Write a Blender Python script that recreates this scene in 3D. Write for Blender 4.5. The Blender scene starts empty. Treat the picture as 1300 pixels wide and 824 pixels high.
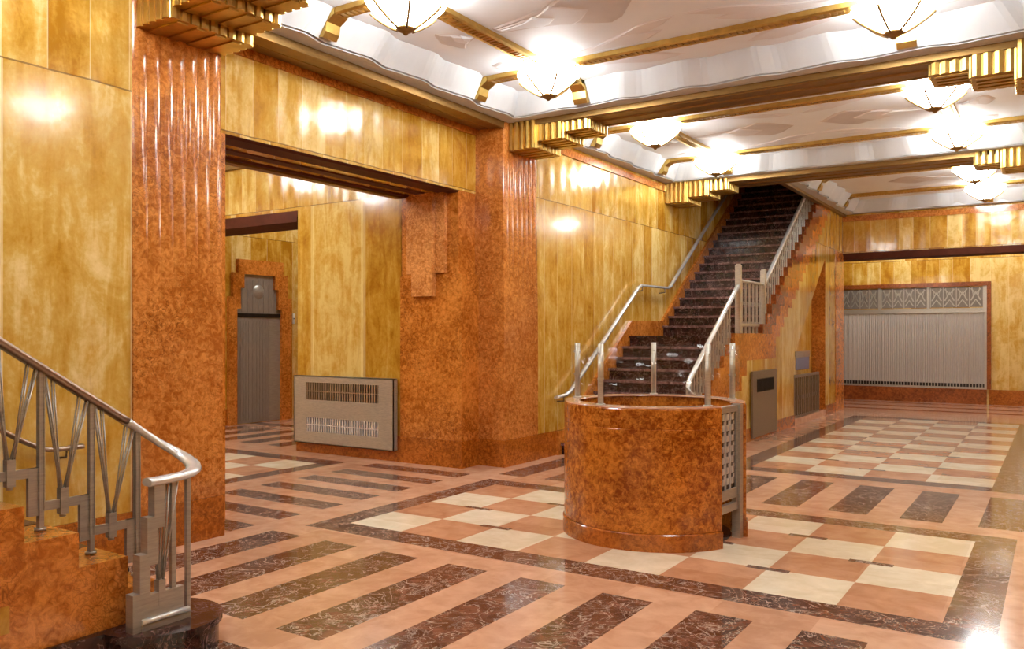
import bpy, bmesh, math, random
from math import sin, cos, pi, radians, floor as fl, hypot, atan2
from mathutils import Vector, Matrix
random.seed(7)
S = bpy.context.scene
COL = S.collection

# ------------------------------------------------------------------ materials
def new_mat(name):
    m = bpy.data.materials.new(name); m.use_nodes = True
    nt = m.node_tree; nt.nodes.clear()
    out = nt.nodes.new('ShaderNodeOutputMaterial')
    b = nt.nodes.new('ShaderNodeBsdfPrincipled')
    nt.links.new(b.outputs[0], out.inputs[0])
    return m, nt, b
class N:
    """tiny node helper"""
    def __init__(s, nt): s.nt = nt
    def n(s, t, **kw):
        x = s.nt.nodes.new(t)
        for k, v in kw.items(): setattr(x, k, v)
        return x
    def put(s, sock, v):
        if hasattr(v, 'is_output') or isinstance(v, bpy.types.NodeSocket): s.nt.links.new(v, sock)
        else: sock.default_value = v
    def math(s, op, a, b=None, c=None, clamp=False):
        x = s.n('ShaderNodeMath', operation=op, use_clamp=clamp); s.put(x.inputs[0], a)
        if b is not None: s.put(x.inputs[1], b)
        if c is not None: s.put(x.inputs[2], c)
        return x.outputs[0]
    def pos(s):
        return s.n('ShaderNodeNewGeometry').outputs['Position']
    def sep(s, v):
        x = s.n('ShaderNodeSeparateXYZ'); s.put(x.inputs[0], v); return x.outputs
    def comb(s, x, y, z):
        c = s.n('ShaderNodeCombineXYZ')
        for i, v in enumerate((x, y, z)): s.put(c.inputs[i], v)
        return c.outputs[0]
    def noise(s, vec, scale=5, detail=3, rough=.55, dist=0.):
        x = s.n('ShaderNodeTexNoise'); s.put(x.inputs['Vector'], vec)
        x.inputs['Scale'].default_value = scale; x.inputs['Detail'].default_value = detail
        x.inputs['Roughness'].default_value = rough; x.inputs['Distortion'].default_value = dist
        return x.outputs['Fac']
    def white(s, vec):
        x = s.n('ShaderNodeTexWhiteNoise', noise_dimensions='3D'); s.put(x.inputs['Vector'], vec); return x.outputs['Value']
    def ramp(s, f, stops, interp='LINEAR'):
        x = s.n('ShaderNodeValToRGB'); s.put(x.inputs[0], f); cr = x.color_ramp; cr.interpolation = interp
        while len(cr.elements) < len(stops): cr.elements.new(.5)
        for e, (p, c) in zip(cr.elements, stops):
            e.position = p; e.color = (*c, 1) if len(c) == 3 else c
        return x.outputs[0]
    def mix(s, f, a, b, blend='MIX'):
        x = s.n('ShaderNodeMix', data_type='RGBA', blend_type=blend)
        s.put(x.inputs[0], f)
        for k, v in ((6, a), (7, b)):
            if isinstance(v, tuple) and len(v) == 3: v = (*v, 1)
            s.put(x.inputs[k], v)
        return x.outputs[2]
    def bump(s, h, strength=.2, dist=.01):
        x = s.n('ShaderNodeBump'); x.inputs['Strength'].default_value = strength; x.inputs['Distance'].default_value = dist
        s.put(x.inputs['Height'], h); return x.outputs[0]
    def line(s, n, w):     # 1 near n==.5
        a = s.math('ABSOLUTE', s.math('SUBTRACT', n, .5))
        return s.math('SUBTRACT', 1., s.math('DIVIDE', a, w, clamp=True), clamp=True)

def srgb(r, g, b):
    f = lambda c: (c/255/12.92) if c/255 <= .04045 else ((c/255+.055)/1.055)**2.4
    return (f(r), f(g), f(b))

def orange_marble(name, lo, hi, vein, vs=1., rough=.16):
    m, nt, b = new_mat(name); h = N(nt); p = h.pos()
    big = h.noise(p, 2.2, 2); mid = h.noise(p, 19*vs, 4, .62, .8)
    f = h.math('ADD', h.math('MULTIPLY', mid, .75), h.math('MULTIPLY', big, .35))
    base = h.ramp(f, [(.44, lo), (.64, hi)])
    v1 = h.line(h.noise(p, 10*vs, 3, .6, 1.6), .030)
    v2 = h.line(h.noise(p, 21*vs, 2, .5, 1.0), .028)
    patch = h.ramp(h.noise(p, 1.6, 2), [(.35, (.25,)*3), (.62, (1,)*3)])
    vv = h.math('MULTIPLY', h.math('MAXIMUM', v1, h.math('MULTIPLY', v2, .7)), patch)
    c = h.mix(h.math('MULTIPLY', vv, .85), base, vein)
    nt.links.new(c, b.inputs['Base Color'])
    b.inputs['Roughness'].default_value = rough
    b.inputs['Coat Weight'].default_value = .25; b.inputs['Coat Roughness'].default_value = .06
    return m

def yellow_marble(name, pw=.34, seam=True, flute=True, seed=0., band=.487, gain=(1, 1, 1), off=0., jit=1.1):
    """book-matched slabs of golden marble: tone per slab, streaks along the height, a joint at 3.46 m"""
    m, nt, b = new_mat(name); h = N(nt); p = h.pos(); x, y, z = h.sep(p)
    u = h.math('ADD', x, y)
    upper = h.math('GREATER_THAN', z, 3.46) if seam else 0.
    wid = h.math('ADD', pw, h.math('MULTIPLY', upper, .30-pw)) if seam else pw
    uu = h.math('ADD', h.math('DIVIDE', h.math('ADD', u, off), wid), h.math('MULTIPLY', h.noise(h.comb(h.math('MULTIPLY', u, .9), 0., upper), 1.0, 0), jit))
    cell = h.math('FLOOR', uu); fr = h.math('FRACT', uu)
    wn = h.white(h.comb(cell, upper, seed)); wn2 = h.white(h.comb(cell, upper, seed+7.3))
    mir = h.math('ABSOLUTE', h.math('SUBTRACT', fr, .5))
    sv = h.comb(h.math('MULTIPLY', x, 5.), h.math('MULTIPLY', y, 5.), h.math('ADD', h.math('MULTIPLY', z, .8), h.math('MULTIPLY', wn2, 9.)))
    streak = h.noise(sv, 1.3, 4, .62, .8)
    cloud = h.noise(h.comb(x, y, h.math('ADD', h.math('MULTIPLY', z, .7), h.math('MULTIPLY', wn, 20.))), 3.4, 6, .66, .7)
    fine = h.noise(p, 26, 3, .6, .3)
    f = h.math('ADD', h.math('ADD', h.math('MULTIPLY', streak, .48), h.math('MULTIPLY', cloud, .58)),
               h.math('ADD', h.math('SUBTRACT', h.math('MULTIPLY', wn, .26), .20), h.math('MULTIPLY', fine, .16)))
    base = h.ramp(f, [(.36, srgb(152, 98, 16)), (.47, srgb(176, 126, 38)), (.57, srgb(190, 146, 62)), (.72, srgb(214, 182, 114))])
    rust = h.ramp(h.noise(sv, .8, 5, .65, 1.2), [(.60, (0,)*3), (.72, (1,)*3)])
    c = h.mix(h.math('MULTIPLY', rust, .5), base, srgb(158, 100, 30))
    joint = h.math('GREATER_THAN', mir, h.math('ADD', band, h.math('MULTIPLY', upper, .487-band)) if seam else band)
    c = h.mix(h.math('MULTIPLY', joint, .30), c, srgb(240, 222, 170))
    if seam:
        wob = h.math('ADD', z, h.math('MULTIPLY', h.math('SUBTRACT', h.noise(h.comb(u, 0., 0.), 2.2, 2), .5), .03))
        sl = h.math('LESS_THAN', h.math('ABSOLUTE', h.math('SUBTRACT', wob, 3.46)), .006)
        c = h.mix(h.math('MULTIPLY', sl, .75), c, srgb(90, 55, 15))
    c = h.mix(1., c, gain, 'MULTIPLY')
    nt.links.new(c, b.inputs['Base Color'])
    b.inputs['Roughness'].default_value = .17
    b.inputs['Coat Weight'].default_value = .3; b.inputs['Coat Roughness'].default_value = .05
    # slabs are never perfectly coplanar: slight waviness across the wall
    wave = h.math('SINE', h.math('MULTIPLY', u, 20.94))
    hgt = h.math('ADD', h.math('MULTIPLY', wave, h.math('MULTIPLY', upper, .8) if flute else .04), h.math('MULTIPLY', h.noise(h.comb(h.math('MULTIPLY', x, 3.), h.math('MULTIPLY', y, 3.), h.math('MULTIPLY', z, 1.5)), 1.5, 1), .35))
    hgt = h.math('ADD', hgt, h.math('MULTIPLY', h.math('MULTIPLY', h.math('SUBTRACT', wn2, .5), fr), .9))
    nt.links.new(h.bump(hgt, .25, .012), b.inputs['Normal'])
    return m

def dark_marble(name, base_lo, base_hi, veinc, vamt=.9, rough=.10, sc=1.):
    m, nt, b = new_mat(name); h = N(nt); p = h.pos()
    cl = h.noise(p, 7*sc, 5, .65, .8)
    base = h.ramp(cl, [(.36, base_lo), (.64, base_hi)])
    v1 = h.line(h.noise(p, 4.2*sc, 4, .62, 1.4), .016)
    v2 = h.line(h.noise(p, 9*sc, 4, .62, 1.1), .018)
    patch = h.ramp(h.noise(p, 3.1*sc, 2), [(.42, (.1,)*3), (.62, (1,)*3)])
    vv = h.math('MAXIMUM', v1, h.math('MULTIPLY', h.math('MULTIPLY', v2, patch), .85))
    c = h.mix(h.math('MULTIPLY', vv, vamt), base, veinc)
    nt.links.new(c, b.inputs['Base Color']); b.inputs['Roughness'].default_value = rough
    return m

def stone(name, lo, hi, sc=6, rough=.14, coat=0.):
    m, nt, b = new_mat(name); h = N(nt); p = h.pos()
    x, y, z = h.sep(p)
    tile = h.white(h.comb(h.math('FLOOR', h.math('DIVIDE', x, .58)), h.math('FLOOR', h.math('DIVIDE', y, .56)), 0.))
    f = h.math('ADD', h.math('MULTIPLY', h.noise(p, sc, 5, .6, .5), .8), h.math('MULTIPLY', tile, .2))
    nt.links.new(h.ramp(f, [(.35, lo), (.7, hi)]), b.inputs['Base Color'])
    b.inputs['Roughness'].default_value = rough
    nt.links.new(h.bump(h.noise(p, 2.5, 2), .06, .02), b.inputs['Normal'])
    return m

def metal(name, col, rough=.3, brushed=None, met=1.0, var=.15):
    m, nt, b = new_mat(name); h = N(nt); p = h.pos()
    if brushed:
        x, y, z = h.sep(p)
        v = h.comb(h.math('MULTIPLY', x, brushed[0]), h.math('MULTIPLY', y, brushed[1]), h.math('MULTIPLY', z, brushed[2]))
    else: v = p
    f = h.noise(v, 9, 4)
    lo = tuple(c*(1-var) for c in col); hi = tuple(min(1, c*(1+var)) for c in col)
    nt.links.new(h.ramp(f, [(.3, lo), (.7, hi)]), b.inputs['Base Color'])
    b.inputs['Metallic'].default_value = met; b.inputs['Roughness'].default_value = rough
    return m

M = {}
M['orange'] = orange_marble('rouge_marble', srgb(160, 86, 20), srgb(212, 132, 54), srgb(92, 40, 6))
M['rose'] = orange_marble('rose_marble_pier', srgb(164, 90, 30), srgb(212, 136, 64), srgb(100, 44, 10), 1.1, .14)
M['base'] = orange_marble('base_marble', srgb(142, 72, 14), srgb(190, 108, 34), srgb(92, 40, 6), 1.2)
M['deep'] = orange_marble('deep_rouge_marble', srgb(118, 60, 26), srgb(158, 86, 40), srgb(72, 30, 12), 1.)
M['drum'] = orange_marble('burl_marble', srgb(138, 64, 8), srgb(212, 130, 46), srgb(100, 40, 2), 1.25, .14)
M['strip'] = orange_marble('pale_rouge_marble', srgb(184, 112, 50), srgb(226, 156, 88), srgb(120, 60, 20), 1.1, .14)
M['yellow'] = yellow_marble('golden_marble', .34, gain=(1.16, 1.22, 1.30))
M['yellow_wide'] = yellow_marble('golden_marble_wide', .92, seed=3., gain=(1.14, 1.24, 1.55), off=3.03, jit=0.)
M['yellow_mid'] = yellow_marble('golden_marble_mid', .86, seed=5., band=.462, gain=(1, 1., .85))
M['stripe'] = dark_marble('brown_veined_marble', srgb(70, 38, 28), srgb(122, 80, 60), srgb(205, 190, 172), .70)
M['stair'] = dark_marble('dark_stair_marble', srgb(28, 13, 13), srgb(64, 35, 32), srgb(160, 126, 118), .5, .16)  # dark stone, taken darker still to put shade into the risers' colour
M['tread'] = dark_marble('lit_tread_marble', srgb(74, 46, 44), srgb(128, 90, 84), srgb(190, 158, 150), .6, .16)  # lighter copy for the tread slabs: light along the nosings painted in
M['pink'] = stone('pink_floor_marble', srgb(186, 136, 104), srgb(214, 168, 136))
M['tilepink'] = stone('pink_tile_marble', srgb(178, 124, 90), srgb(208, 156, 120), 5)
M['cream'] = stone('cream_tile_marble', srgb(216, 198, 166), srgb(240, 226, 198), 5)
M['gold'] = metal('gilded_bronze', (.55, .36, .10), .34)
M['goldbrown'] = metal('aged_gilding', (.26, .145, .040), .40, (1, 1, 8), .7)
M['olive'] = metal('olive_bronze', (.25, .20, .145), .38, (2, 2, 14), .55)
M['bronzegrey'] = metal('dull_bronze_panel', (.22, .185, .15), .45, None, .3)
M['bronze'] = metal('dark_red_bronze', (.085, .022, .010), .6, None, .25)
M['bronze'].node_tree.nodes['Principled BSDF'].inputs['Specular IOR Level'].default_value = .12
M['steel'] = metal('satin_nickel', (.50, .46, .38), .32, (2, 2, 14), .6)
M['steelbright'] = metal('polished_nickel_rail', (.74, .73, .71), .24, None, .55)
M['silver'] = metal('grey_nickel_bronze', (.40, .37, .32), .36, (1, 1, 12), .55)
M['raildark'] = metal('brown_nickel_handrail', (.30, .22, .17), .30)
M['shutter'] = metal('shutter_metal', (.52, .50, .47), .42, (30, 1, 1), .45)
M['elev'] = metal('elevator_nickel', (.34, .31, .27), .40, (1, 14, 1), .5)
M['black'] = metal('dark_recess_metal', (.05, .042, .038), .5)
M['greyslat'] = metal('grille_slat_metal', (.50, .46, .44), .35)

def plaster(name, lo, hi, sc=3.):
    m, nt, b = new_mat(name); h = N(nt)
    nt.links.new(h.ramp(h.noise(h.pos(), sc, 3), [(.3, lo), (.7, hi)]), b.inputs['Base Color'])
    b.inputs['Roughness'].default_value = .6
    return m
M['plaster'] = plaster('white_plaster', (.76, .78, .80), (.80, .82, .84))
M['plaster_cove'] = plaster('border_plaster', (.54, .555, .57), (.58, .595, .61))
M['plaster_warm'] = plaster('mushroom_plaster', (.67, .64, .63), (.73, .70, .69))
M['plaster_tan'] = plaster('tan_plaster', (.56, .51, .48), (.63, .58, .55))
def flat_mat(name, col, rough=.5, emit=None):
    m, nt, b = new_mat(name); h = N(nt)
    nt.links.new(h.ramp(h.noise(h.pos(), 40, 2), [(.3, tuple(c*.92 for c in col)), (.7, col)]), b.inputs['Base Color'])
    b.inputs['Roughness'].default_value = rough
    if emit:
        b.inputs['Emission Color'].default_value = (*emit[0], 1); b.inputs['Emission Strength'].default_value = emit[1]
    return m
LAMP = 29.0
M['bowl'] = flat_mat('lit_alabaster_glass', (.9, .88, .84), .3, ((.90, .96, 1.), LAMP))
M['bulb'] = flat_mat('lamp_bulb', (.9, .9, .88), .3, ((.90, .96, 1.), 60.))
M['blue'] = flat_mat('blue_grey_sign', srgb(120, 124, 150), .4)
M['white'] = flat_mat('ivory_plastic', srgb(230, 225, 210), .4)
def glass_mat():
    m, nt, b = new_mat('clear_glass'); h = N(nt)
    out = [n for n in nt.nodes if n.type == 'OUTPUT_MATERIAL'][0]
    tr = h.n('ShaderNodeBsdfTransparent'); gl = h.n('ShaderNodeBsdfGlossy'); gl.inputs['Roughness'].default_value = .02
    tr.inputs[0].default_value = (.985, .99, .985, 1)
    lw = h.n('ShaderNodeLayerWeight'); lw.inputs[0].default_value = .5
    nz = h.noise(h.pos(), 3, 1)
    mx = h.n('ShaderNodeMixShader'); nt.links.new(h.math('ADD', h.math('ADD', .008, h.math('MULTIPLY', nz, .006)), h.math('MULTIPLY', h.math('POWER', lw.outputs['Facing'], 4.), .10)), mx.inputs[0])
    nt.links.new(tr.outputs[0], mx.inputs[1]); nt.links.new(gl.outputs[0], mx.inputs[2]); nt.links.new(mx.outputs[0], out.inputs[0])
    return m
M['glass'] = glass_mat()

# ------------------------------------------------------------------ mesh helpers
class MB:
    def __init__(s): s.bm = bmesh.new(); s.mats = []
    def mi(s, mat):
        if mat not in s.mats: s.mats.append(mat)
        return s.mats.index(mat)
    def face(s, pts, mat='', smooth=False):
        vs = [s.bm.verts.new(p) for p in pts]
        f = s.bm.faces.new(vs); f.material_index = s.mi(mat); f.smooth = smooth; return f
    def box(s, x0, x1, y0, y1, z0, z1, mat=''):
        if x0 > x1: x0, x1 = x1, x0
        if y0 > y1: y0, y1 = y1, y0
        if z0 > z1: z0, z1 = z1, z0
        v = [s.bm.verts.new((x, y, z)) for z in (z0, z1) for y in (y0, y1) for x in (x0, x1)]
        for q in ((0, 2, 3, 1), (4, 5, 7, 6), (0, 1, 5, 4), (2, 6, 7, 3), (0, 4, 6, 2), (1, 3, 7, 5)):
            f = s.bm.faces.new([v[i] for i in q]); f.material_index = s.mi(mat)
        return s
    def prism(s, pts, axis, a, b, mat='', smooth=False):
        """pts: polygon in the two other axes (axis x: (y,z); y: (x,z); z: (x,y)), extruded from a to b"""
        def P(p, t):
            return {'x': (t, p[0], p[1]), 'y': (p[0], t, p[1]), 'z': (p[0], p[1], t)}[axis]
        A = [s.bm.verts.new(P(p, a)) for p in pts]; B = [s.bm.verts.new(P(p, b)) for p in pts]
        n = len(pts); k = s.mi(mat)
        for f in (s.bm.faces.new(A), s.bm.faces.new(list(reversed(B)))): f.material_index = k
        for i in range(n):
            f = s.bm.faces.new([A[i], B[i], B[(i+1) % n], A[(i+1) % n]]); f.material_index = k; f.smooth = smooth
        return s
    def tube(s, path, r, seg=8, mat='', cap=True, flat=1., ref=None, r2=None):
        """sweep an ellipse (r across, r*flat along ref-ish up) along path"""
        path = [Vector(p) for p in path]; n = len(path); rings = []; k = s.mi(mat)
        up0 = Vector(ref) if ref else None
        for i, p in enumerate(path):
            t = (path[min(i+1, n-1)]-path[max(i-1, 0)]).normalized()
            up = up0 if up0 else (Vector((0, 0, 1)) if abs(t.z) < .95 else Vector((1, 0, 0)))
            sd = t.cross(up).normalized(); u = sd.cross(t).normalized()
            rr = r if r2 is None else r+(r2-r)*i/(n-1)
            rings.append([s.bm.verts.new(p+sd*(cos(2*pi*j/seg)*rr)+u*(sin(2*pi*j/seg)*rr*flat)) for j in range(seg)])
        for a, b in zip(rings, rings[1:]):
            for j in range(seg):
                f = s.bm.faces.new([a[j], a[(j+1) % seg], b[(j+1) % seg], b[j]]); f.material_index = k; f.smooth = seg > 5
        if cap:
            for rg in (list(reversed(rings[0])), rings[-1]):
                f = s.bm.faces.new(rg); f.material_index = k
        return s
    def lathe(s, prof, c=(0, 0, 0), seg=24, a0=0., a1=2*pi, mat='', smooth=True, scallop=0., nsc=6):
        full = abs(a1-a0-2*pi) < 1e-6; k = s.mi(mat)
        n = seg if full else seg+1; rings = []
        for (r, z) in prof:
            rg = []
            for j in range(n):
                a = a0+(a1-a0)*j/seg
                rr = r*(1-scallop*(.5-.5*cos(nsc*a))) if scallop else r
                rg.append(s.bm.verts.new((c[0]+rr*cos(a), c[1]+rr*sin(a), c[2]+z)))
            rings.append(rg)
        for a, b in zip(rings, rings[1:]):
            for j in range(seg):
                j2 = (j+1) % n
                f = s.bm.faces.new([a[j], a[j2], b[j2], b[j]]); f.material_index = k; f.smooth = smooth
        return s
    def build(s, name, mat=None, parent=None, bevel=0., loc=None):
        bm = s.bm
        if bevel:
            bmesh.ops.bevel(bm, geom=[e for e in bm.edges if len(e.link_faces) == 2 and e.calc_face_angle(0) > .5], offset=bevel, segments=2, affect='EDGES', profile=.6)
        bmesh.ops.recalc_face_normals(bm, faces=bm.faces)
        me = bpy.data.meshes.new(name); bm.to_mesh(me); bm.free()
        if mat: me.materials.append(M[mat])
        else:
            for m in s.mats: me.materials.append(M[m])
        o = bpy.data.objects.new(name, me); COL.objects.link(o)
        if parent is not None:
            o.parent = parent
            o.matrix_parent_inverse = Matrix.Translation(-Vector(parent_loc(parent)))
        return o
def parent_loc(p):
    return Vector(p.location) if p.type == 'EMPTY' else Vector((0, 0, 0))
def thing(name, loc, label, cat, group=None):
    o = bpy.data.objects.new(name, None); COL.objects.link(o); o.location = loc; o.empty_display_size = .2
    tag(o, label, cat, group); return o
def tag(o, label=None, cat=None, group=None, kind=None):
    if label: o['label'] = label
    if cat: o['category'] = cat
    if group: o['group'] = group
    if kind: o['kind'] = kind
    return o
def struct(mb, name, mat=None, label=None, parent=None, cat=None):
    o = mb.build(name, mat, parent)
    if parent is None:
        o['kind'] = 'structure'
        if label: o['label'] = label
        if cat: o['category'] = cat
    return o
def copy_tree(o, parent=None):
    c = o.copy(); COL.objects.link(c)
    if parent is not None:
        c.parent = parent; c.matrix_parent_inverse = o.matrix_parent_inverse.copy()
    for ch in list(o.children): copy_tree(ch, c)
    return c

# ------------------------------------------------------------------ key dimensions (metres)
XL, XR = -5.75, .06          # faces of the left and right piers
XM = -2.87                   # centre line of the hall
SEAM, LINT, CORN = 3.46, 3.43, 4.22
FIELD = 4.54
YEND, YFAR = 19.5, 22.6      # portal wall, far lobby wall
BACK = -2.6

# ------------------------------------------------------------------ floor
def chk(i, j): return 'cream' if (i+j) % 2 == 0 else 'tilepink'
STR = [(-5.54+.62*i, -5.54+.62*i+.345) for i in range(9)]
CX = [-5.19+.579*i for i in range(9)]
CY1 = [5.35+.5625*i for i in range(5)]
CY0 = [2.66-.5625*i for i in range(10)]
DX = [-3.22+.655*i for i in range(5)]
DY = [10.38+.57*i for i in range(14)]
SX = [-7.95-.58*i for i in range(9)]
OS = [(4.58+.526*k, 4.85+.526*k) for k in range(7)]
dash = []
for i in range(1, 8):
    for j in range(1, 4):
        if (i+j) % 2: dash.append((CX[i], CY1[j], .15, .036))
for i in range(1, 4):
    for j in range(1, 13):
        if (i+j) % 2: dash.append((DX[i], DY[j], .15, .038))
for i in range(1, 8):
    for j in range(1, 4):
        if (i+j) % 2: dash.append((SX[i], CY1[j], .15, .036))
def fmat(x, y):
    for (cx, cy, a, b) in dash:
        if abs(x-cx) < a and abs(y-cy) < b: return 'stripe'
    if x > -5.6 and y < 19.2:                                      # main hall
        if 3.20 < y < 4.79 or 8.18 < y < 9.75:
            return 'stripe' if any(a < x < b for a, b in STR) else 'pink'
        if 5.07 < y < 7.86 and -5.45 < x < -.28:
            if CY1[0] < y < CY1[4] and CX[0] < x < CX[8]:
                return chk(int((x-CX[0])/.579), int((y-CY1[0])/.5625))
            return 'stripe'
        if y < 2.92 and -5.45 < x < -.28:
            if y < 2.66 and CX[0] < x < CX[8]: return chk(int((x-CX[0])/.579), int((2.66-y)/.5625)+1)
            return 'stripe'
        if 10.10 < y < 18.07 and -3.5 < x < -.28:
            if DY[0] < y < DY[13] and DX[0] < x < DX[4]:
                return chk(int((x-DX[0])/.655)+1, int((y-DY[0])/.57))
            return 'stripe'
        return 'pink'
    if y > 19.2 and x > -8:
        return 'stripe' if (19.9 < y < 20.2 or 20.9 < y < 21.2 or 21.9 < y < 22.2) else 'pink'
    if x > -7.62: 
        return 'stripe' if -7.32 < x < -5.82 and any(a < y < b for a, b in OS) else 'pink'
    if y > 8.2:
        return 'stripe' if 8.45 < y < 9.95 and ((x+13.0) % .62) < .34 and x < -8.2 else ('stripe' if 10.3 < y < 10.55 else 'pink')
    if 5.07 < y < 7.88 and x < -7.70:
        if CY1[0] < y < CY1[4] and x < SX[0]: return chk(int((SX[0]-x)/.58), int((CY1[4]-y)/.5625))
        return 'stripe'
    return 'pink'
def add_floor():
    xs, ys = {-13., -5.6, -7.62, -7.70, -7.95, -8.2, XR+4, -5.45, -.28, -3.5, -8., -7.32, -5.82}, {BACK-.4, 24., 13.8, 19.2, 8.2, 4.79, 3.2, 8.18, 9.75, 5.07, 7.86, 7.88, 2.92, 2.66, 10.1, 18.07, 8.45, 9.95, 10.3, 10.55, 19.9, 20.2, 20.9, 21.2, 21.9, 22.2}
    for a, b in STR: xs |= {a, b}
    xs |= set(CX) | set(DX) | set(SX); ys |= set(CY1) | set(CY0) | set(DY)
    for a, b in OS: ys |= {a, b}
    for (cx, cy, a, b) in dash: xs |= {cx-a, cx+a}; ys |= {cy-b, cy+b}
    k = -13.
    while k < -8.0: xs |= {k, k+.34}; k += .62
    xs = sorted(round(v, 4) for v in xs); ys = sorted(round(v, 4) for v in ys)
    xs = [v for i, v in enumerate(xs) if i == 0 or v-xs[i-1] > .0008]; ys = [v for i, v in enumerate(ys) if i == 0 or v-ys[i-1] > .0008]
    mb = MB()
    for y0, y1 in zip(ys, ys[1:]):
        run = None
        for x0, x1 in zip(xs, xs[1:]):
            m = fmat((x0+x1)/2, (y0+y1)/2)
            if run and run[2] == m: run[1] = x1
            else:
                if run: mb.face([(run[0], y0, 0), (run[1], y0, 0), (run[1], y1, 0), (run[0], y1, 0)], run[2])
                run = [x0, x1, m]
        mb.face([(run[0], y0, 0), (run[1], y0, 0), (run[1], y1, 0), (run[0], y1, 0)], run[2])
    struct(mb, 'floor', None, 'polished marble floor of pink, cream and dark brown veined slabs')
add_floor()

# ------------------------------------------------------------------ walls, piers, lintels
def reeded_face(y0, y1, n, x, amp, side=1):
    pts = []
    for i in range(n*8+1):
        t = i/(n*8); pts.append((x+side*amp*abs(sin(pi*n*t))**.8, y0+(y1-y0)*t))
    return pts
def pier(name, y0, y1, xface, xback, z1, side, label):
    """pier with a softly reeded face over a plain base"""
    mb = MB()
    rings = []
    for z, k in ((.335, 0.), (1.5, .0), (2.1, .25), (2.7, .65), (3.2, 1.), (z1, 1.)):
        f = reeded_face(y0+.012, y1-.012, 7, xface-side*.012*k, .016*k, side)
        rings.append([mb.bm.verts.new((a, b, z)) for a, b in [(xback, y0), (xface-side*.02*k, y0)]+f+[(xface-side*.02*k, y1), (xback, y1)]])
    n = len(rings[0])
    for A, B in zip(rings, rings[1:]):
        for j in range(n): mb.bm.faces.new([A[j], A[(j+1) % n], B[(j+1) % n], B[j]])
    mb.bm.faces.new(rings[0]); mb.bm.faces.new(rings[-1]); mb.mi('')
    o = struct(mb, name, 'rose', label)
    b = MB(); b.box(xback, xface+side*.012, y0-.012, y1+.012, 0, .335)
    b.build('plinth', 'base', o, bevel=.006)
    return o
pier('pillar', 3.66, 4.45, XL, -6.2, 4.45, 1, 'reeded rose marble pier between the near golden wall and the wide opening')
pier('pillar.001', 8.62, 9.42, XL, -6.2, 4.45, 1, 'reeded rose marble pier on the far side of the wide opening')
pier('pillar.002', 3.66, 4.45, XR, XR+.45, 4.45, -1, 'reeded rose marble pier on the camera side of the hall')
pier('pillar.003', 8.62, 9.42, XR, XR+.45, 4.45, -1, 'reeded rose marble pier on the right of the hall under the near beam')

def wall(name, mat, *boxes, label=None):
    mb = MB()
    for b in boxes: mb.box(*b)
    return struct(mb, name, mat, label)
wall('wall_left', 'yellow_wide', (-6.15, XL-.02, BACK, 3.67, 0, 4.6), label='golden marble wall behind the near staircase')
wall('wall_left.001', 'yellow', (-6.15, XL-.015, 9.41, 24., 0, 7.2), label='golden marble wall beside the far staircase')
wall('wall_left.002', 'yellow', (-7.1, -6.19, 4.3, 8.63, LINT, 4.5), label='golden marble wall above the wide opening')
wall('baseboard_left', 'base', (-5.9, XL-.002, BACK, 3.655, 0, .335))
wall('baseboard_left.001', 'base', (-5.9, XL-.002, 9.425, YEND, 0, .335))
# near and far jambs of the opening
wall('pillar.004', 'orange', (-7.1, -6.19, 4.3, 4.82, 0, LINT), label='rouge marble jamb at the near end of the wide opening')
mb = MB(); mb.box(-7.13, -6.20, 8.28, 8.63, .33, LINT); mb.box(-7.13, -6.14, 8.262, 8.63, .33, 2.40)
fj = struct(mb, 'pillar.005', 'orange', 'rouge marble jamb with stepped hanging strips at the far end of the wide opening')
mb = MB(); mb.box(-7.13, -6.13, 8.25, 8.63, 0, .335); mb.build('plinth', 'base', fj, bevel=.005)
mb = MB(); mb.box(-6.885, -6.545, 8.19, 8.28, 2.13, LINT-.005); mb.build('hanging_strip', 'strip', fj, bevel=.006)
for xa, xb in ((-7.005, -6.885), (-6.545, -6.385)):
    mb = MB(); mb.box(xa, xb, 8.235, 8.28, 2.42, LINT-.005); mb.build('hanging_strip', 'strip', fj, bevel=.005)
# dark bronze soffit of the opening: stepped mouldings running its whole length
def soffit(name, x0, x1, y0, y1, z, along='y', label=None):
    mb = MB(); n = 4; span = (x1-x0) if along == 'y' else (y1-y0)
    prof = [(0, 0), (.03, -.02), (.16, -.02), (.19, .025), (.30, .025), (.33, -.01), (.48, -.01), (.52, .03), (.62, .03), (.66, -.005), (.80, -.005), (.82, -.02), (.97, -.02), (1, 0), (1, .06), (0, .06)]
    if along == 'y': mb.prism([(x0+span*a, z+b) for a, b in prof], 'y', y0, y1)
    else: mb.prism([(y0+span*a, z+b) for a, b in prof], 'x', x0, x1)
    return struct(mb, name, 'bronze', label)
soffit('lintel', -7.12, -6.195, 4.82, 8.28, LINT-.004, 'y', 'dark bronze moulded soffit of the wide opening')
mb = MB(); mb.box(-7.13, -7.02, 4.82, 8.2, LINT-.045, LINT+.02); struct(mb, 'trim_1', 'goldbrown')
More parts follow.
